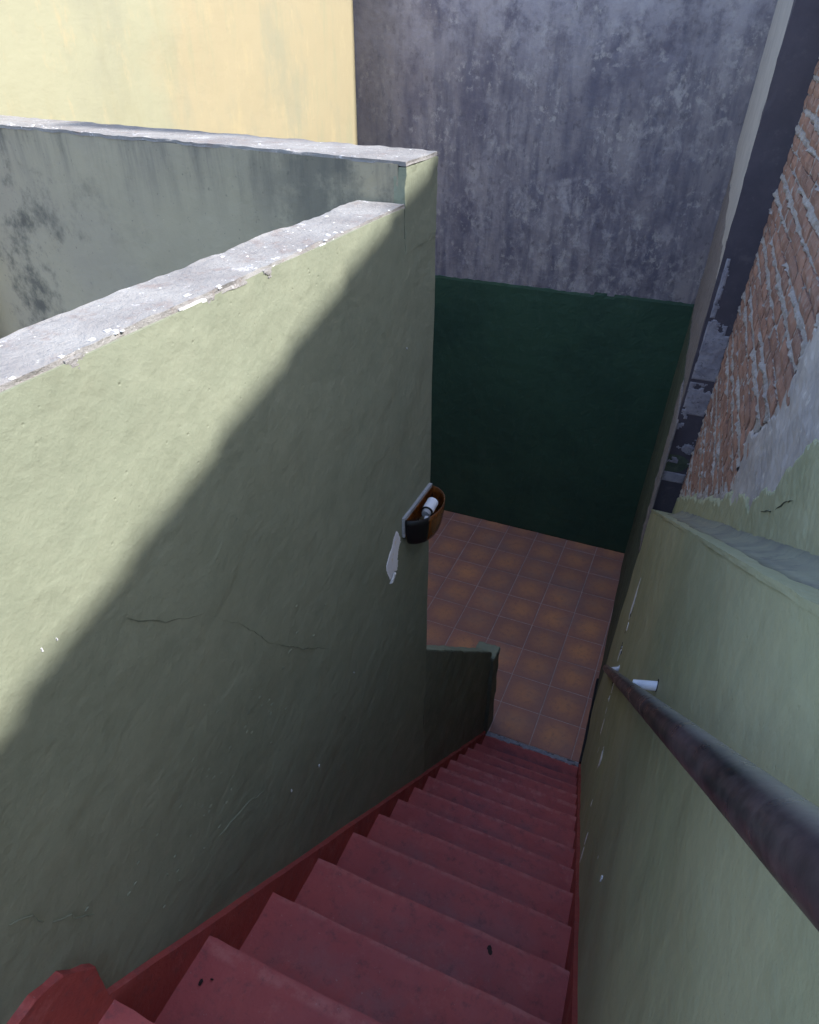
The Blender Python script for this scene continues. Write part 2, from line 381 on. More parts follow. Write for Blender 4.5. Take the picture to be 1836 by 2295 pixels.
def strip(name, mat, pts, w, P, nrm, h, parent, seed=0, taper=True, kind=None):
    """Thin raised or sunk line following points (u,v) on a surface."""
    nrm = Vector(nrm).normalized(); dense = []
    for a, b in zip(pts, pts[1:]):
        k = max(2, int(math.hypot(b[0]-a[0], b[1]-a[1])/0.012))
        for i in range(k):
            t = i/k; u = a[0]+(b[0]-a[0])*t; v = a[1]+(b[1]-a[1])*t; z = nvec((u, v, seed), 40, seed)
            dense.append((u+z.x*0.006, v+z.y*0.006))
    dense.append(pts[-1]); bm = bmesh.new(); prev = None; n = len(dense)
    for i, (u, v) in enumerate(dense):
        a = dense[max(0, i-1)]; b = dense[min(n-1, i+1)]; d = Vector((b[0]-a[0], b[1]-a[1])).normalized()
        ww = w*(0.4+0.6*abs(noise.noise(Vector((u*50, v*50, seed))))*2) * (math.sin(math.pi*(i+0.5)/n)**0.6 if taper else 1)
        q = [Vector(P(u-d.y*ww, v+d.x*ww))-nrm*0.002, Vector(P(u, v))+nrm*h, Vector(P(u+d.y*ww, v-d.x*ww))-nrm*0.002]
        cur = [bm.verts.new(x) for x in q]
        if prev:
            bm.faces.new((prev[0], prev[1], cur[1], cur[0])); bm.faces.new((prev[1], prev[2], cur[2], cur[1]))
            bm.faces.new((prev[2], prev[0], cur[0], cur[2]))
        prev = cur
    o = obj(name, bm, mat, parent)
    if kind: o['kind'] = kind
    return o
def tube(bm, a, b, r, n=24, caps=True, r2=None, seg=1):
    a, b = Vector(a), Vector(b); d = (b-a).normalized(); x = d.orthogonal().normalized(); y = d.cross(x); rings = []
    for s in range(seg+1):
        t = s/seg; rr = r+((r2 if r2 is not None else r)-r)*t; c = a.lerp(b, t)
        rings.append([bm.verts.new(c+(x*math.cos(2*math.pi*i/n)+y*math.sin(2*math.pi*i/n))*rr) for i in range(n)])
    for p, q in zip(rings, rings[1:]):
        for i in range(n): bm.faces.new((p[i], p[(i+1) % n], q[(i+1) % n], q[i]))
    if caps: bm.faces.new(rings[0][::-1]); bm.faces.new(rings[-1])
    return bm

# ------------------------------------------------------------------ plan of the place (metres)
LX = 0.872                                   # stair side of the left wall
YB = 2.24                                    # back wall
def xr(y, z): return 1.463 + 0.042*(2.24-y) + 0.04*z      # leaning right wall
def ledge_z(y): return 1.955 - 0.5995*y
NR = (-1, -0.042, 0.04)
BX = 0.13                                    # brick wall set back behind the ledge
STEPS = [(-0.375, 0.0), (-0.58, 0.20), (-0.771, 0.385), (-0.95, 0.55), (-1.125, 0.71), (-1.30, 0.86), (-1.475, 1.01),
         (-1.665, 1.18), (-1.851, 1.345), (-2.05, 1.52), (-2.26, 1.705), (-2.49, 1.91), (-2.716, 2.115), (-2.96, 2.343), (-3.20, 2.575)]
LAND = 2.575

# ------------------------------------------------------------------ ground
g = bmesh.new(); s_ = 1200
g.faces.new([g.verts.new((x, y, -0.16)) for x, y in ((-s_, -s_), (s_, -s_), (s_, s_), (-s_, s_))])
tag(obj('ground', g, m_ground), kind='structure')

# ------------------------------------------------------------------ tiled floor at the foot of the stairs
floor = tag(obj('floor', box(-1.32, 1.70, -0.30, YB+0.05, -0.15, -0.003), m_grout), kind='structure')
variants = []
for k in range(4):
    bm = box(-0.147, 0.147, -0.147, 0.147, -0.012, 0.0)
    bmesh.ops.bevel(bm, geom=[e for e in bm.edges if all(v.co.z > -0.001 for v in e.verts)], offset=0.0025, segments=1, affect='EDGES')
    me = bpy.data.meshes.new('tile'); bmesh.ops.recalc_face_normals(bm, faces=bm.faces); bm.to_mesh(me); bm.free(); me.materials.append(m_tile); variants.append(me)
for i in range(-4, 6):
    for j in range(-1, 8):
        o = bpy.data.objects.new('tile', random.choice(variants)); COL.objects.link(o); o.parent = floor
        o.location = (i*0.3+0.15, j*0.3+0.15, 0.0005+random.uniform(-0.0008, 0.0008))
        o.rotation_euler = (random.uniform(-.002, .002), random.uniform(-.002, .002), random.choice((0, 1, 2, 3))*math.pi/2+random.uniform(-.003, .003))
es = sheet('cement_edging', m_edge, lambda u, v: (u, v, -0.002), (0, 0, 1), (0.86, 1.60), (-0.345, -0.285), 0.006,
           lambda u, v: v < -0.303+0.012*fbm(u, v, 30, 3) and v > -0.338+0.014*fbm(u, v, 22, 8) - (0.012 if u < 1.0 else 0), 0.0045, 0.001, floor, 2.0)

# ------------------------------------------------------------------ staircase
st = tag(empty('staircase', (1.25, -0.35, 0)), 'steep concrete staircase painted dark red running down between the two green walls', 'staircase')
XL = 0.889
for k, (y, z) in enumerate(STEPS):
    yb = STEPS[k+1][0] if k+1 < len(STEPS) else -5.2
    zb = z-0.30 if k else -0.14
    xa, xb = XL-0.012, xr(y, z)+0.02
    if k == 14: xa = LX-0.01
    yt = -0.337 if k == 0 else y
    n = (26, 6 if k < 14 else 30, 6)
    dz = random.uniform(-0.003, 0.003)
    bm = hexa([(xa, yb-0.02, zb), (xb, yb-0.02, zb), (xa, yt+random.uniform(-.004, .004), zb), (xb, yt, zb),
               (xa, yb-0.02, z+dz), (xb, yb-0.02, z), (xa, yt+random.uniform(-.005, .005), z-dz), (xb, yt+random.uniform(-.005, .005), z)], n, amp=0.004, freq=6, seed=k, edge=0.0035, efreq=28)
    obj('step', bm, m_red, st)
def stringer(name, x0f, x1f, top, mat, y0, y1, seed):
    k = 90; ys = [y0+(y1-y0)*i/k for i in range(k+1)]; bm = bmesh.new(); pr = None
    for y in ys:
        z = top(y); n1 = nvec((0, y, seed), 14, seed)*0.0022
        q = [(x0f(y, z-0.3), y, z-0.34), (x0f(y, z), y, z+n1.x), (x1f(y, z)+n1.y*0.8, y, z+n1.z-0.001), (x1f(y, z-0.3), y, z-0.34)]
        cur = [bm.verts.new(v) for v in q]
        if pr:
            for a in range(4): bm.faces.new((pr[a], pr[(a+1) % 4], cur[(a+1) % 4], cur[a]))
        else: bm.faces.new(cur)
        pr = cur
    bm.faces.new(pr[::-1])
    return obj(name, bm, mat, st)
ctop = lambda y: max(-0.289-0.9007*y, 0.03) + 0.010
stringer('side_curb', lambda y, z: LX-0.01, lambda y, z: XL, ctop, m_redb, -3.212, -0.34, 1.0)
stringer('side_curb', lambda y, z: xr(y, z)-0.014, lambda y, z: xr(y, z)+0.02, lambda y: max(-0.285-0.9*y, 0.03)+0.012, m_redb, -3.9, -0.34, 4.0)
# raised skirting beside the landing, bottom left
bm = bmesh.new(); poly = [(-4.6, 2.50), (-3.205, 2.50), (-3.203, 2.66), (-3.200, 2.716), (-3.212, 2.739), (-3.231, 2.761), (-3.25, 2.797), (-3.276, 2.806), (-3.30, 2.822), (-3.36, 2.818), (-4.6, 2.84)]
lo_ = [bm.verts.new((LX-.006, a, b)) for a, b in poly]; hi_ = [bm.verts.new((LX+.017, a, b)) for a, b in poly]
bm.faces.new(hi_)
for a in range(len(poly)): bm.faces.new((lo_[a], lo_[(a+1) % len(poly)], hi_[(a+1) % len(poly)], hi_[a]))
bmesh.ops.bevel(bm, geom=[e for e in bm.edges if all(v.co.x > LX for v in e.verts)], offset=.003, segments=1, affect='EDGES')
bmesh.ops.triangulate(bm, faces=bm.faces)
obj('landing_skirting', bm, m_redb, st)

# ------------------------------------------------------------------ left stair wall
lw = tag(empty('stair_wall', (0.8, -3.0, 0)), 'tall pale green wall left of the red stairs, crossed by the diagonal sun shadow', 'wall')
obj('wall_body', box(LX-0.135, LX, -5.2, -1.738, -0.1, 3.778, (2, 150, 80), amp=0.004, freq=3.0, seed=1, edge=0.0), m_green, lw, smooth=False)
obj('wall_end', box(LX-0.135, LX, -1.74, -1.51, -0.1, 3.70, (4, 8, 80), amp=0.004, freq=3.0, seed=1), m_green, lw)
obj('coping', box(LX-0.139, LX-0.003, -5.2, -1.735, 3.772, 3.786, (14, 420, 2), amp=0.003, freq=9, seed=3, edge=0.0055, efreq=13), m_cap, lw)
PL = lambda u, v: (LX+0.001+0.0, u, v)
chips = bmesh.new()
for i in range(70):
    y = random.uniform(-3.4, -1.8); x = random.choice((LX-random.uniform(0, .02), random.uniform(LX-.12, LX))); s = random.uniform(.001, .0035)
    hexa([(x+dx*s, y+dy*s*1.6, 3.785+dz*s*0.6) for dz in (-.6, .8) for dy in (-1, 1) for dx in (-1, 1)], (1, 1, 1), amp=s*0.8, freq=150, seed=i, bm=chips)
tag(obj('paint_chip', chips, m_chip, lw), kind='stuff')
for i, (y, w, dr) in enumerate(((-2.60, .030, .008), (-2.56, .012, .006), (-2.17, .012, .022), (-2.38, .010, .007), (-2.86, .014, .006), (-3.0, .012, .005))):
    sheet('chipped_edge', m_chip if i in (0, 2) else m_cap, lambda u, v: (LX, u, v), (1, 0, 0), (y-w*1.4, y+w*1.4), (3.775-dr-.012, 3.780), 0.0025,
          lambda u, v, y=y, w=w, dr=dr: v > 3.775-dr*(1-((u-y)/w)**2)+0.010*fbm(u, v, 90, i), 0.001, 0.0008, lw, i*1.7)
sheet('peeled_patch', m_peel, PL, (1, 0, 0), (-1.93, -1.76), (2.59, 2.79), 0.0035,
      lambda u, v: inpoly(u+0.006*fbm(u, v, 40, 1), v+0.006*fbm(u, v, 40, 5), [(-1.806, 2.782), (-1.776, 2.722), (-1.800, 2.690), (-1.806, 2.625), (-1.835, 2.628), (-1.862, 2.622), (-1.895, 2.690), (-1.868, 2.735), (-1.82, 2.79)]), 0.0015, 0.0004, lw, 1.0)
sheet('peeled_flake', m_chip, PL, (1, 0, 0), (-1.88, -1.81), (2.58, 2.64), 0.0035,
      lambda u, v: inpoly(u, v, [(-1.842, 2.632), (-1.822, 2.622), (-1.846, 2.596), (-1.866, 2.602)]), 0.006, 0.0, lw, 2.0)
for a in ([(-2.9, 3.33), (-2.844, 3.272), (-2.727, 3.196), (-2.611, 3.055), (-2.538, 2.936), (-2.40, 2.79), (-2.289, 2.688)],):
    strip('crack', m_crack, a, 0.0004, PL, (1, 0, 0), 0.0002, lw, 3)
for i, a in enumerate(([(-3.267, 2.999), (-3.239, 2.966), (-3.228, 2.930)], [(-3.215, 2.905), (-3.19, 2.875), (-3.178, 2.845), (-3.155, 2.815)], [(-2.837, 2.575), (-2.725, 2.55), (-2.66, 2.51)])):
    strip('paint_ridge', m_green, a, 0.0007, PL, (1, 0, 0), 0.0005, lw, i)
fl = bmesh.new()
for (y, z, s) in ((-2.55, 2.361, .005), (-2.402, 2.286, .005), (-3.057, 3.403, .003), (-1.724, 3.393, .003), (-3.03, 3.40, .002), (-2.15, 2.45, .002)):
    hexa([(LX+dx*0.0012+0.0012, y+dy*s*.4, z+dz*s) for dz in (-1, 1) for dy in (-1, 1) for dx in (-1, 1)], (1, 2, 2), amp=s*0.35, freq=200, seed=y, bm=fl)
tag(obj('paint_fleck', fl, m_chip, lw), kind='stuff')
fl = bmesh.new()
for i in range(70):                                  # paint lumps left by the roller
    y = random.gauss(-2.75, .22); z = random.gauss(2.78, .12); s = random.uniform(.001, .003)
    hexa([(LX+dx*0.0012, y+dy*s*1.5, z+dz*s*.7) for dz in (-1, 1) for dy in (-1, 1) for dx in (-1, 1)], (1, 2, 2), amp=s*0.4, freq=200, seed=i, bm=fl)

tag(obj('paint_lump', fl, m_green, lw), kind='stuff')
# low sloping stair wall below the big one, with its end post
low = tag(empty('low_stair_wall', (0.82, -0.9, 0)), 'low green wall, shade painted in, sloping beside the lowest steps, ending in a small post', 'wall')
f0, f1 = (-1.52, 1.955), (-0.34, 0.825)
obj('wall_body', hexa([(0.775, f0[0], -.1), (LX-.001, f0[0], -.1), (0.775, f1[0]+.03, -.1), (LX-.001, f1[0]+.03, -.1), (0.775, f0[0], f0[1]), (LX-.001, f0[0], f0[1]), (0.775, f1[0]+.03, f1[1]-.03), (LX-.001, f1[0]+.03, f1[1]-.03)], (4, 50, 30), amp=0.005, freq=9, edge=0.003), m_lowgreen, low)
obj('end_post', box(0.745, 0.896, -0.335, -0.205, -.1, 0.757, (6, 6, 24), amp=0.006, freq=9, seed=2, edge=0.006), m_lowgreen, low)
obj('post_top', box(0.748, 0.893, -0.332, -0.208, 0.752, 0.768, (8, 8, 1), amp=0.004, freq=9, seed=2, edge=0.008), m_green, low)
obj('top_edge', hexa([(0.777, f0[0], f0[1]-.006), (LX-.006, f0[0], f0[1]-.006), (0.777, f1[0]+.03, f1[1]-.036), (LX-.006, f1[0]+.03, f1[1]-.036), (0.777, f0[0], f0[1]+.007), (LX-.006, f0[0], f0[1]+.007), (0.777, f1[0]+.03, f1[1]-.022), (LX-.006, f1[0]+.03, f1[1]-.022)], (4, 60, 1), amp=0.004, freq=9, edge=0.004), m_green, low)

# ------------------------------------------------------------------ parapet behind the left wall
pp = tag(empty('parapet', (0, -1.5, 0)), 'weathered grey green parapet with a pale cement top, in front of the yellow wall', 'wall')
pa, pb = (LX-.02, -1.733), (-1.31, -1.425)           # near face
qa, qb = (LX-.02, -1.515), (-1.31, -1.215)           # far face
obj('wall_body', hexa([(pb[0], pb[1], -.1), (pa[0], pa[1], -.1), (qb[0], qb[1], -.1), (qa[0], qa[1], -.1), (pb[0], pb[1], 3.879), (pa[0], pa[1], 3.879), (qb[0], qb[1], 3.879), (qa[0], qa[1], 3.879)], (90, 6, 60), amp=0.004, freq=4, seed=3), m_parapet, pp)
obj('painted_end', box(LX-0.03, LX+0.002, -1.730, -1.513, 3.66, 3.873, (3, 14, 14), amp=0.004, freq=6, seed=1, edge=0.005), m_green, pp)
obj('coping', hexa([(pb[0], pb[1]-.002, 3.876), (LX+.002, pa[1]-.002, 3.876), (qb[0], qb[1]+.002, 3.876), (LX+.002, qa[1]+.002, 3.876),
                    (pb[0], pb[1]-.002, 3.886), (LX+.002, pa[1]-.002, 3.886), (qb[0], qb[1]+.002, 3.886), (LX+.002, qa[1]+.002, 3.886)], (260, 16, 2), amp=0.003, freq=8, seed=6, edge=0.005, efreq=13), m_cap, pp)
ch = bmesh.new()
for i in range(70):
    t = random.random()**0.8; x = pa[0]+(pb[0]-pa[0])*t; y = pa[1]+(pb[1]-pa[1])*t+abs(random.gauss(0, .03)); s = random.uniform(.001, .0035)
    hexa([(x+dx*s*1.5, y+dy*s, 3.885+dz*s*.6) for dz in (-.8, .8) for dy in (-1, 1) for dx in (-1, 1)], (1, 1, 1), amp=s*0.8, freq=150, seed=i, bm=ch)
tag(obj('paint_chip', ch, m_chip, pp), kind='stuff')
tb = box(-7, LX-0.13, -9, -1.63, 2.55, 2.65)
tag(obj('terrace_floor', tb, m_cap), kind='structure')

# ------------------------------------------------------------------ yellow wall, back wall
yw = tag(empty('yellow_wall', (-1.4, 0, 0)), 'sunlit yellow wall with streaky faded paint beyond the parapet', 'wall')
obj('wall_body', box(-1.5, -1.30, -1.62, YB+0.02, -.1, 5.05, (1, 60, 60), amp=0.004, freq=2.5, seed=4), m_yellow, yw)
def ymark(name, mat, pts, w): strip(name, mat, pts, w, lambda u, v: (-1.298, u, v), (1, 0, 0), 0.001, yw, 5)

bw = tag(empty('back_wall', (0, YB, 0)), 'tall stained grey wall at the back, painted dark green at its foot', 'wall')
obj('wall_body', box(-1.5, 2.3, YB, YB+0.2, -.1, 6.8, (60, 1, 80), amp=0.004, freq=3, seed=7), m_grey, bw)
sheet('green_dado', m_dgreen, lambda u, v: (u, YB-0.003, v), (0, -1, 0), (-1.31, 1.60), (0.0, 2.52), 0.02,
      lambda u, v: v < 2.44+0.012*u+0.006*fbm(u, v, 9, 2), 0.007, 0.002, bw, 2.0)

# ------------------------------------------------------------------ right wall with sloping ledge
rw = tag(empty('right_wall', (1.6, -1.0, 0)), 'leaning pale green wall right of the stairs, cut down to a sloping dusty ledge', 'wall')
NEARX = 0.15
def rhex(y0, y1, z00, z01, z10, z11, d0, d1, n, **k):
    return hexa([(xr(y0, z00)+d0, y0, z00), (xr(y0, z00)+d1, y0, z00), (xr(y1, z10)+d0, y1, z10), (xr(y1, z10)+d1, y1, z10),
                 (xr(y0, z01)+d0, y0, z01), (xr(y0, z01)+d1, y0, z01), (xr(y1, z11)+d0, y1, z11), (xr(y1, z11)+d1, y1, z11)], n, **k)
obj('wall_body', rhex(-5.2, NEARX-.01, -.1, ledge_z(-5.2)-.008, -.1, ledge_z(NEARX)-.008, 0, BX+.02, (3, 200, 60), amp=0.005, freq=4, seed=2), m_green_r, rw)
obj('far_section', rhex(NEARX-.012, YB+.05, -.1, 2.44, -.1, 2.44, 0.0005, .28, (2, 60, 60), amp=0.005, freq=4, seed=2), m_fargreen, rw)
obj('upper_section', rhex(NEARX+.006, YB+.05, 2.43, 6.2, 2.43, 6.2, 0.003, .28, (2, 60, 60), amp=0.006, freq=8, seed=2, edge=.006), m_grey_mortar, rw)
sheet('cream_strip', m_cream, lambda u, v: (xr(u, v)-.002, u, v), NR, (NEARX+.012, YB-.01), (3.0, 6.2), .02,
      lambda u, v: v > 3.18+.16*(u-NEARX)+.05*fbm(u, v, 9, 4), .007, .001, rw, 3.0)
obj('ledge', rhex(-5.2, NEARX, ledge_z(-5.2)-.012, ledge_z(-5.2), ledge_z(NEARX)-.012, ledge_z(NEARX), -.002, BX+.015, (10, 330, 2), amp=0.002, freq=9, seed=8, edge=0.002, efreq=10), m_green_r, rw)
bm = bmesh.new(); pr = None
for i in range(181):
    y = -4.0+(NEARX-.02+4.0)*i/180; zl = ledge_z(y); w = .088+.010*noise.noise(Vector((y*3, 1, 2)))+.004*noise.noise(Vector((y*22, 4, 2)))
    ww = w*(0.15 if y > 0.0 else min(1, .15-y*2.5)); x1 = xr(y, zl)+BX+.004
    pts_ = [(x1-ww-.012, y, zl-.002), (x1-ww*.55-.014, y, zl+ww*.08), (x1-ww*.18-.016, y, zl+ww*.22), (x1-.018, y, zl+ww*.46), (x1+.01, y, zl-.003)]
    cur = [bm.verts.new(p_) for p_ in pts_]
    if pr:
        for a in range(5): bm.faces.new((pr[a], pr[(a+1) % 5], cur[(a+1) % 5], cur[a]))
    pr = cur
obj('cement_fillet', bm, m_fillet, rw, smooth=True)
PR_ = lambda u, v: (xr(u, v)-0.001, u, v)
sheet('mortar_band', m_grey_mortar, PR_, NR, (0.10, 0.75), (1.55, 2.46), 0.012,
      lambda u, v: u < 0.30+0.33*(v-1.6)/0.85+0.09*fbm(u, v, 7, 3) and v > 1.62+0.1*fbm(u, v, 9, 1), 0.007, 0.004, rw, 4.0)
sheet('peeled_patch', m_peel, PR_, NR, (-0.70, -0.52), (1.64, 1.95), 0.006,
      lambda u, v: inpoly(u+0.008*fbm(u, v, 30, 1), v+0.01*fbm(u, v, 30, 5), [(-.60, 1.93), (-.575, 1.80), (-.57, 1.69), (-.62, 1.66), (-.66, 1.76), (-.63, 1.86)]), 0.0015, 0.0004, rw, 1.0)
for i in range(16):
    t = random.random(); u = -.62-.32*t+random.gauss(0, .05); v = 1.68-.35*t+random.gauss(0, .05); s = random.uniform(.008, .022)
    sheet('peeled_patch', random.choice((m_peel, m_crack, m_peel)), PR_, NR, (u-s, u+s), (v-1.8*s, v+1.8*s), 0.004,
          lambda a, b, u=u, v=v, s=s: ((a-u)/s)**2+((b-v)/(1.7*s))**2+1.6*fbm(a, b, 40, i) < 0.55, 0.0015, 0.0003, rw, i)
for (u, v, s) in ((-1.02, 1.266, .03), (-1.40, 1.50, .035), (-1.43, 1.53, .02), (-1.84, 1.43, .028), (-1.8, 1.5, .02), (-1.2, 1.3, .018), (-1.6, 1.45, .016), (-2.2, 2.05, .012), (-2.35, 2.2, .012)):
    sheet('peeled_patch', m_peel, PR_, NR, (u-s, u+s), (v-2*s, v+2*s), 0.004,
          lambda a, b: ((a-u)/(.7*s))**2+((b-v)/(1.8*s))**2+1.3*fbm(a, b, 40, s*90) < 0.7, 0.0015, 0.0003, rw, s*50)
obj('base_strip', rhex(-.335, .47, 0.0, .055, 0.0, .055, -.014, .03, (1, 20, 3), amp=.003, freq=14, edge=.004), m_base_strip, rw)  # low black strip along the foot of the right wall

# column where the thick wall ends, facing the stairs
cl = tag(empty('cement_column', (1.75, NEARX, 0)), 'dark purplish cement column face between the cream strip and the bricks', 'column')
def colx(y, z, d): return xr(y, z)+d
zc0, zc1 = ledge_z(NEARX)-.1, 6.2
obj('column_body', hexa([(colx(NEARX-.016, zc0, .006), NEARX-.016, zc0), (colx(NEARX, zc0, BX+.02), NEARX-.016, zc0), (colx(NEARX, zc0, .006), NEARX+.2, zc0), (colx(NEARX, zc0, BX+.02), NEARX+.2, zc0),
     (colx(NEARX-.016, zc1, -.050), NEARX-.016, zc1), (colx(NEARX, zc1, BX+.02), NEARX-.016, zc1), (colx(NEARX, zc1, -.050), NEARX+.05, zc1), (colx(NEARX, zc1, BX+.02), NEARX+.05, zc1)], (6, 4, 90), amp=.004, freq=6, seed=4, edge=.005), m_column, cl)
PC = lambda u, v: (xr(NEARX, v)+u, NEARX-.017, v)
def cmask(u, v):
    w = u/BX
    if v > 3.30: return False
    e = fbm(u, v, 18, 6)
    if v > 3.02: return w < 0.24+.10*e
    if 2.70 < v < 3.0+.06*(e): return w < .97 and not (v > 2.94 and w > .75)
    if 2.50 < v <= 2.68: return fbm(u, v, 12, 9) > -0.02
    if 2.08 < v < 2.14: return w < .95
    return fbm(u, v, 14, 3) > 0.34 and v > 2.2
sheet('mortar_patch', m_white_mortar, PC, (0, -1, 0), (0.006, BX), (2.05, 3.35), 0.006, cmask, .004, .003, cl, 3.0)

# ------------------------------------------------------------------ brick wall above the ledge
br = tag(empty('brick_wall', (1.9, -1.0, 2.2)), 'rough exposed red brick wall above the ledge, partly covered by old plaster', 'wall')
def btop(y): return 4.55 if y > -1.3 else 4.15
xb_ = lambda y, z: xr(y, z)+BX
obj('wall_core', rhex(-5.2, NEARX, 0, 4.12, 0, 4.12, BX+.012, BX+.2, (1, 20, 20)), m_oldplaster, br)
obj('wall_core', rhex(-1.25, NEARX, 4.12, 4.6, 4.12, 4.6, BX+.012, BX+.2, (1, 8, 4)), m_oldplaster, br)
EDGE = [(2.2, -1.30), (2.95, -1.40), (3.0, -1.37), (3.106, -1.35), (3.235, -1.455), (3.356, -1.66), (3.446, -1.62), (3.6, -1.70), (3.8, -1.85), (4.2, -1.9)]
def green_top(y): return ledge_z(y)+lerp_tab([(-5, .55), (-2.1, .30), (-1.95, .19), (-1.78, .15), (-1.42, .145), (-1.05, .135), (-.69, .13), (-.12, .13), (.2, .12)], y)
def in_brick(y, z): return z > green_top(y)-.02 and y > lerp_tab(EDGE, z)-.02
CH, BL = 0.062, 0.205
def course_z(k, y): return 1.98+CH*k+0.010*math.sin(k*1.7+y*2.2)
joint = {}
bricks = []
vmesh = []
for k in range(6):
    bm = box(-.012, .012, -.5, .5, -.5, .5, (1, 4, 2))
    for v in bm.verts:
        z = nvec((v.co.x*9, v.co.y*3.1, v.co.z*2.3), 2.0, k*3.3)
        v.co.x += z.x*.0025; v.co.y += z.y*.02; v.co.z += z.z*.07
        if abs(v.co.y) > .45 or abs(v.co.z) > .45:
            if v.co.x < 0: v.co.x += .005
    me = bpy.data.meshes.new('brick'); bmesh.ops.recalc_face_normals(bm, faces=bm.faces); bm.to_mesh(me); bm.free(); me.materials.append(m_brick); vmesh.append(me)
for k in range(0, 42):
    y = NEARX-.02-(0.11 if k % 2 else 0)-random.uniform(0, .02)
    if k % 2: seq = [0.095]
    else: seq = []
    ycur = NEARX-.012
    while ycur > -2.05:
        L = seq.pop() if seq else BL*random.uniform(.88, 1.08)
        yc = ycur-L/2; zc = course_z(k, yc)+CH/2
        if zc < btop(yc)-.03 and in_brick(yc, zc): bricks.append((yc, zc, L-.018, CH-.017, k))
        ycur -= L
bset = bricks
for (yc, zc, L, h, k) in bset[:300]:
    o = bpy.data.objects.new('brick', random.choice(vmesh)); COL.objects.link(o); o.parent = br
    o.matrix_parent_inverse = Matrix.Translation(-br.location)
    o.location = (xb_(yc, zc)+random.uniform(-.002, .002), yc, zc+random.uniform(-.003, .003))
    o.rotation_euler = (random.uniform(-.03, .03), 0.04+random.uniform(-.012, .012), 0.042+random.uniform(-.012, .012))
    o.scale = (1, L, h)
# squeezed-out mortar between the bricks
rowmap = {}
for b in bricks: rowmap.setdefault(b[4], []).append(b)
def mortar_h(u, v):
    """how far outside the nearest brick's face, and whether that is a bed joint"""
    kk = int((v-1.98)/CH); d = 1.0; bed = 1.0
    for k in (kk-1, kk, kk+1):
        for (yc, zc, L, h, _) in rowmap.get(k, ()):
            if abs(u-yc) < L/2+.02:
                dy = abs(u-yc)-L/2; dz = abs(v-zc)-h/2; m_ = max(dy, dz)
                if m_ < d: d = m_; bed = 1.0 if dz > dy else 0.25
    return d, bed
nu, nv = 250, 300; y0_, y1_, z0_, z1_ = -2.05, NEARX-.003, 2.0, 4.5
vv = []; keep = []; ok = {}
for i in range(nu+1):
    for j in range(nv+1):
        u = y0_+(y1_-y0_)*i/nu; v = z0_+(z1_-z0_)*j/nv
        d, bed = mortar_h(u, v) if in_brick(u, v) else (0.0, 1.0)
        t = max(0.0, min(1.0, (d+.004)/.008))
        a = noise.noise(Vector((u*22, v*22, 3))); b2 = noise.noise(Vector((u*70, v*70, 9))); c3 = noise.noise(Vector((u*6, v*6, 1)))
        hgt = -.014 + t*(.011+bed*.014*max(0, a+.15+.9*c3)+.007*b2)
        vv.append((xb_(u, v)-.008-hgt, u, v)); ok[(i, j)] = True
ff = []
for i in range(nu):
    for j in range(nv):
        u = y0_+(y1_-y0_)*(i+.5)/nu; v = z0_+(z1_-z0_)*(j+.5)/nv
        if in_brick(u, v) and v < btop(u)-.02:
            a = i*(nv+1)+j; ff.append((a, a+nv+1, a+nv+2, a+1))
raw('mortar', vv, ff, m_joint, br)
PB = lambda u, v: (xb_(u, v)+.008, u, v)
sheet('bare_plaster', m_oldplaster, PB, NR, (-3.4, -1.25), (2.9, 4.1), .013,
      lambda u, v: u < lerp_tab(EDGE, v)+.05*fbm(u, v, 10, 2) and v > green_top(u)-.06 , .019, .006, br, 2.0)
sheet('green_plaster', m_green_r, PB, NR, (-3.6, .14), (1.85, 4.2), .012,
      lambda u, v: v < green_top(u)+.030*fbm(u, v, 16, 7)+.02*noise.noise(Vector((u*60, 0, 0))) and v > ledge_z(u)-.03, .024, .004, br, 5.0)
strip('crack', m_crack, [(-1.932, 3.214), (-1.998, 3.264), (-2.046, 3.293), (-2.104, 3.359), (-2.145, 3.383)], .0022, lambda u, v: (xb_(u, v)-.018, u, v), NR, .0006, br, 2)

# ------------------------------------------------------------------ handrail
hr = tag(empty('handrail', (1.65, -1.5, 2.1)), 'thick worn dark metal pipe handrail along the right wall', 'handrail')
A = Vector((1.745, -3.0, 3.562)); B = Vector((1.628, -1.0, 1.630)); RAIL = lambda t: A+(B-A)*t
bm = tube(bmesh.new(), RAIL(-0.6), RAIL(1.30), 0.0215, 28, seg=60)
for v in bm.verts: v.co += nvec(v.co, 30)*0.0004
obj('pipe', bm, m_pipe, hr, smooth=True)
bm = tube(bmesh.new(), RAIL(1.298), RAIL(1.312), 0.0223, 28); obj('end_cap', bm, m_pipe, hr)
for (yb, zb, t) in ((-0.93, 1.60, 1.02), (-2.14, 2.775, 0.425)):
    wallp = Vector((xr(yb, zb)+.004, yb, zb)); rp = RAIL(t)
    b_ = obj('bracket', tube(bmesh.new(), wallp, (rp.x+.004, yb, zb-.02), .0125, 18), m_bracket, hr, smooth=False)
    obj('flange', tube(bmesh.new(), wallp, wallp+Vector((-.008, 0, 0)), .017, 18), m_black if t < .5 else m_bracket, hr)

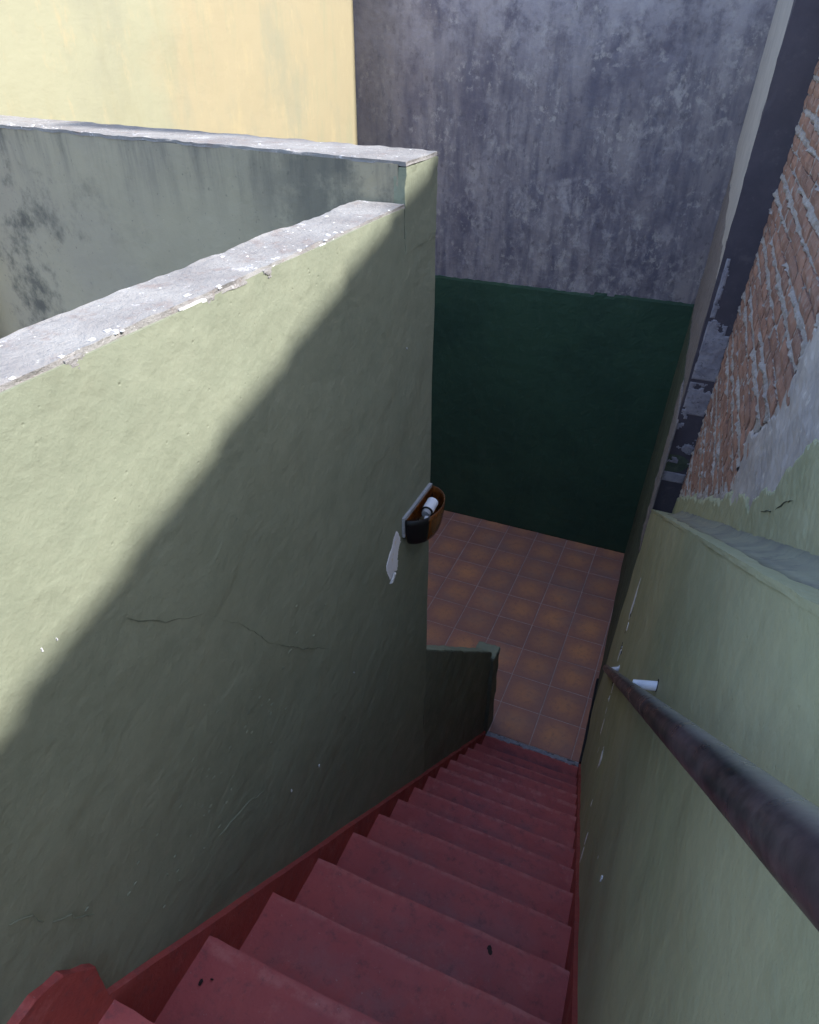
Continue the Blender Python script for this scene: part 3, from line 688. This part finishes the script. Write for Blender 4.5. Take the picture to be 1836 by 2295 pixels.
# ------------------------------------------------------------------ broken wall lamp
lp = tag(empty('wall_lamp', (LX, -1.64, 2.8)), 'broken amber half round wall lamp with bare white socket on the green wall', 'lamp')
obj('back_plate', box(LX-.002, LX+.012, -1.768, -1.520, 2.735, 2.812, (2, 16, 6), amp=.001, freq=40, edge=.0015), m_plate, lp)
obj('inner_panel', box(LX+.012, LX+.015, -1.76, -1.528, 2.735, 2.800), m_amber, lp)
def bowl(a0, a1, thick, n=20, m=8):
    bm = bmesh.new(); rows = []
    for i in range(n+1):
        a = a0+(a1-a0)*i/n; col = []
        for j in range(m+1):
            t = j/m; k = math.cos(t*1.15)**0.6; zz = 2.806-.125*math.sin(t*math.pi/2)
            for r_ in (0, 1):
                k2 = k-thick*r_*10
                col.append(bm.verts.new((LX+.012+max(.001, .086*math.sin(a)*k2), -1.644+.122*math.cos(a)*(k-thick*r_*8), zz+thick*r_*(1 if j == m else 0))))
        rows.append(col)
    for p, q in zip(rows, rows[1:]):
        for j in range(m):
            for r_ in (0, 1): bm.faces.new((p[2*j+r_], q[2*j+r_], q[2*j+2+r_], p[2*j+2+r_]))
        bm.faces.new((p[0], q[0], q[1], p[1])); bm.faces.new((p[-1], q[-1], q[-2], p[-2]))
    for p in (rows[0], rows[-1]):
        for j in range(m): bm.faces.new((p[2*j], p[2*j+1], p[2*j+3], p[2*j+2]))
    return bm
obj('glass_shade', bowl(0.02, 2.22, .003), m_amber, lp, smooth=True)
obj('black_shell', bowl(2.2, math.pi-.02, .004, 12), m_black, lp, smooth=True)
sa = Vector((LX+.056, -1.622, 2.806)); sb = Vector((LX+.056, -1.672, 2.798))
bm = tube(bmesh.new(), sa, sb, .0205, 24); obj('socket', bm, m_ceramic, lp, smooth=False)
d = (sb-sa).normalized(); bm = tube(bmesh.new(), sb, sb+d*.004, .0212, 24, caps=False); tube(bm, sb+d*.004, sb+d*.0045, .0212, 24, r2=.016, caps=False); obj('socket_rim', bm, m_black, lp)
bm = tube(bmesh.new(), sb+d*.001, sb+d*.020, .0165, 20, r2=.015)
for v in bm.verts: v.co += nvec(v.co, 80)*.0015
obj('bulb_base', bm, m_plate, lp)
bm = hexa([sb+d*.014+Vector(v) for v in ((.001, 0, -.002), (.012, 0, -.002), (.001, .004, -.002), (.012, .004, .002), (-.004, -.045, -.030), (.002, -.045, -.032), (-.004, -.042, -.03), (.002, -.042, -.03))], (2, 2, 6), amp=.002, freq=90)
obj('bulb_shard', bm, m_ceramic, lp)

# ------------------------------------------------------------------ dead leaves on the steps
def leaf(loc, size, label, seed, cat='leaf'):
    t = bmesh.new(); n = 12; c = t.verts.new((0, 0, .004)); ring = []
    for i in range(n):
        a = 2*math.pi*i/n; r = size*(.55+.45*abs(math.cos(a)))*(1+.35*noise.noise(Vector((math.cos(a)*2+seed, math.sin(a)*2, seed))))
        ring.append(t.verts.new((r*math.cos(a), r*.75*math.sin(a), .002+.006*noise.noise(Vector((a, seed, 0)))**2)))
    for i in range(n): t.faces.new((c, ring[i], ring[(i+1) % n]))
    ext = bmesh.ops.extrude_face_region(t, geom=list(t.faces))
    for v in ext['geom']:
        if isinstance(v, bmesh.types.BMVert): v.co.z += .0012
    o = obj('dead_leaf', t, m_leaf); o.location = loc; o.rotation_euler = (0, 0, seed*2.1); tag(o, label, cat, 'bits of dead leaf on the red steps'); return o
leaf((1.508, -2.62, 2.117), .0125, 'small black dead leaf in the middle of a red step', 1.0)
leaf((0.935, -3.05, 2.346), .008, 'tiny dark leaf scrap near the left end of an upper red step', 2.3)
leaf((0.955, -3.035, 2.346), .004, 'smallest dark speck beside the leaf scrap at the left step end', 3.1)

# ------------------------------------------------------------------ neighbour's house whose tiled verge casts the diagonal shadow (right, outside the frame)
nh = tag(empty('neighbour_house', (5.2, 0, 0)), 'house with a sloping clay tile roof to the right, throwing its shadow on the stairs', 'house')
XV = 3.4; SL = 0.324
def vz(y): return 3.854+(XV-LX)*SUN_E+SL*(y+1.56)
bm = hexa([(XV+.12, -7, -.1), (7.5, -7, -.1), (XV+.12, 3.2, -.1), (7.5, 3.2, -.1), (XV+.12, -7, vz(-7)-.08), (7.5, -7, vz(-7)-.08), (XV+.12, 3.2, vz(3.2)-.08), (7.5, 3.2, vz(3.2)-.08)])
obj('wall', bm, m_house, nh)
bm = hexa([(XV+.03, -7.2, vz(-7.2)-.07), (7.6, -7.2, vz(-7.2)-.07), (XV+.03, 3.4, vz(3.4)-.07), (7.6, 3.4, vz(3.4)-.07), (XV+.03, -7.2, vz(-7.2)-.02), (7.6, -7.2, vz(-7.2)-.02), (XV+.03, 3.4, vz(3.4)-.02), (7.6, 3.4, vz(3.4)-.02)])
roof = obj('roof', bm, m_roof, nh)
obj('added_shade_block', box(XV+.002, 7.4, -1.42, 3.1, 5.0, 7.72), m_house, nh)  # unseen block added to keep sun off the lower yellow wall
y = -7.2
while y < 3.3:                                     # courses of tiles, each lapping over the one below
    L = .26; ov = .07; z0, z1 = vz(y-ov)+.012, vz(y+L)-.012
    bm = hexa([(XV-random.uniform(0, .01), y-ov, z0-.02), (7.6, y-ov, z0-.02), (XV, y+L, z1-.02), (7.6, y+L, z1-.02), (XV, y-ov, z0), (7.6, y-ov, z0), (XV, y+L, z1), (7.6, y+L, z1)], (1, 1, 1), amp=.006, freq=7, seed=y)
    obj('tile_course', bm, m_roof, nh); y += L
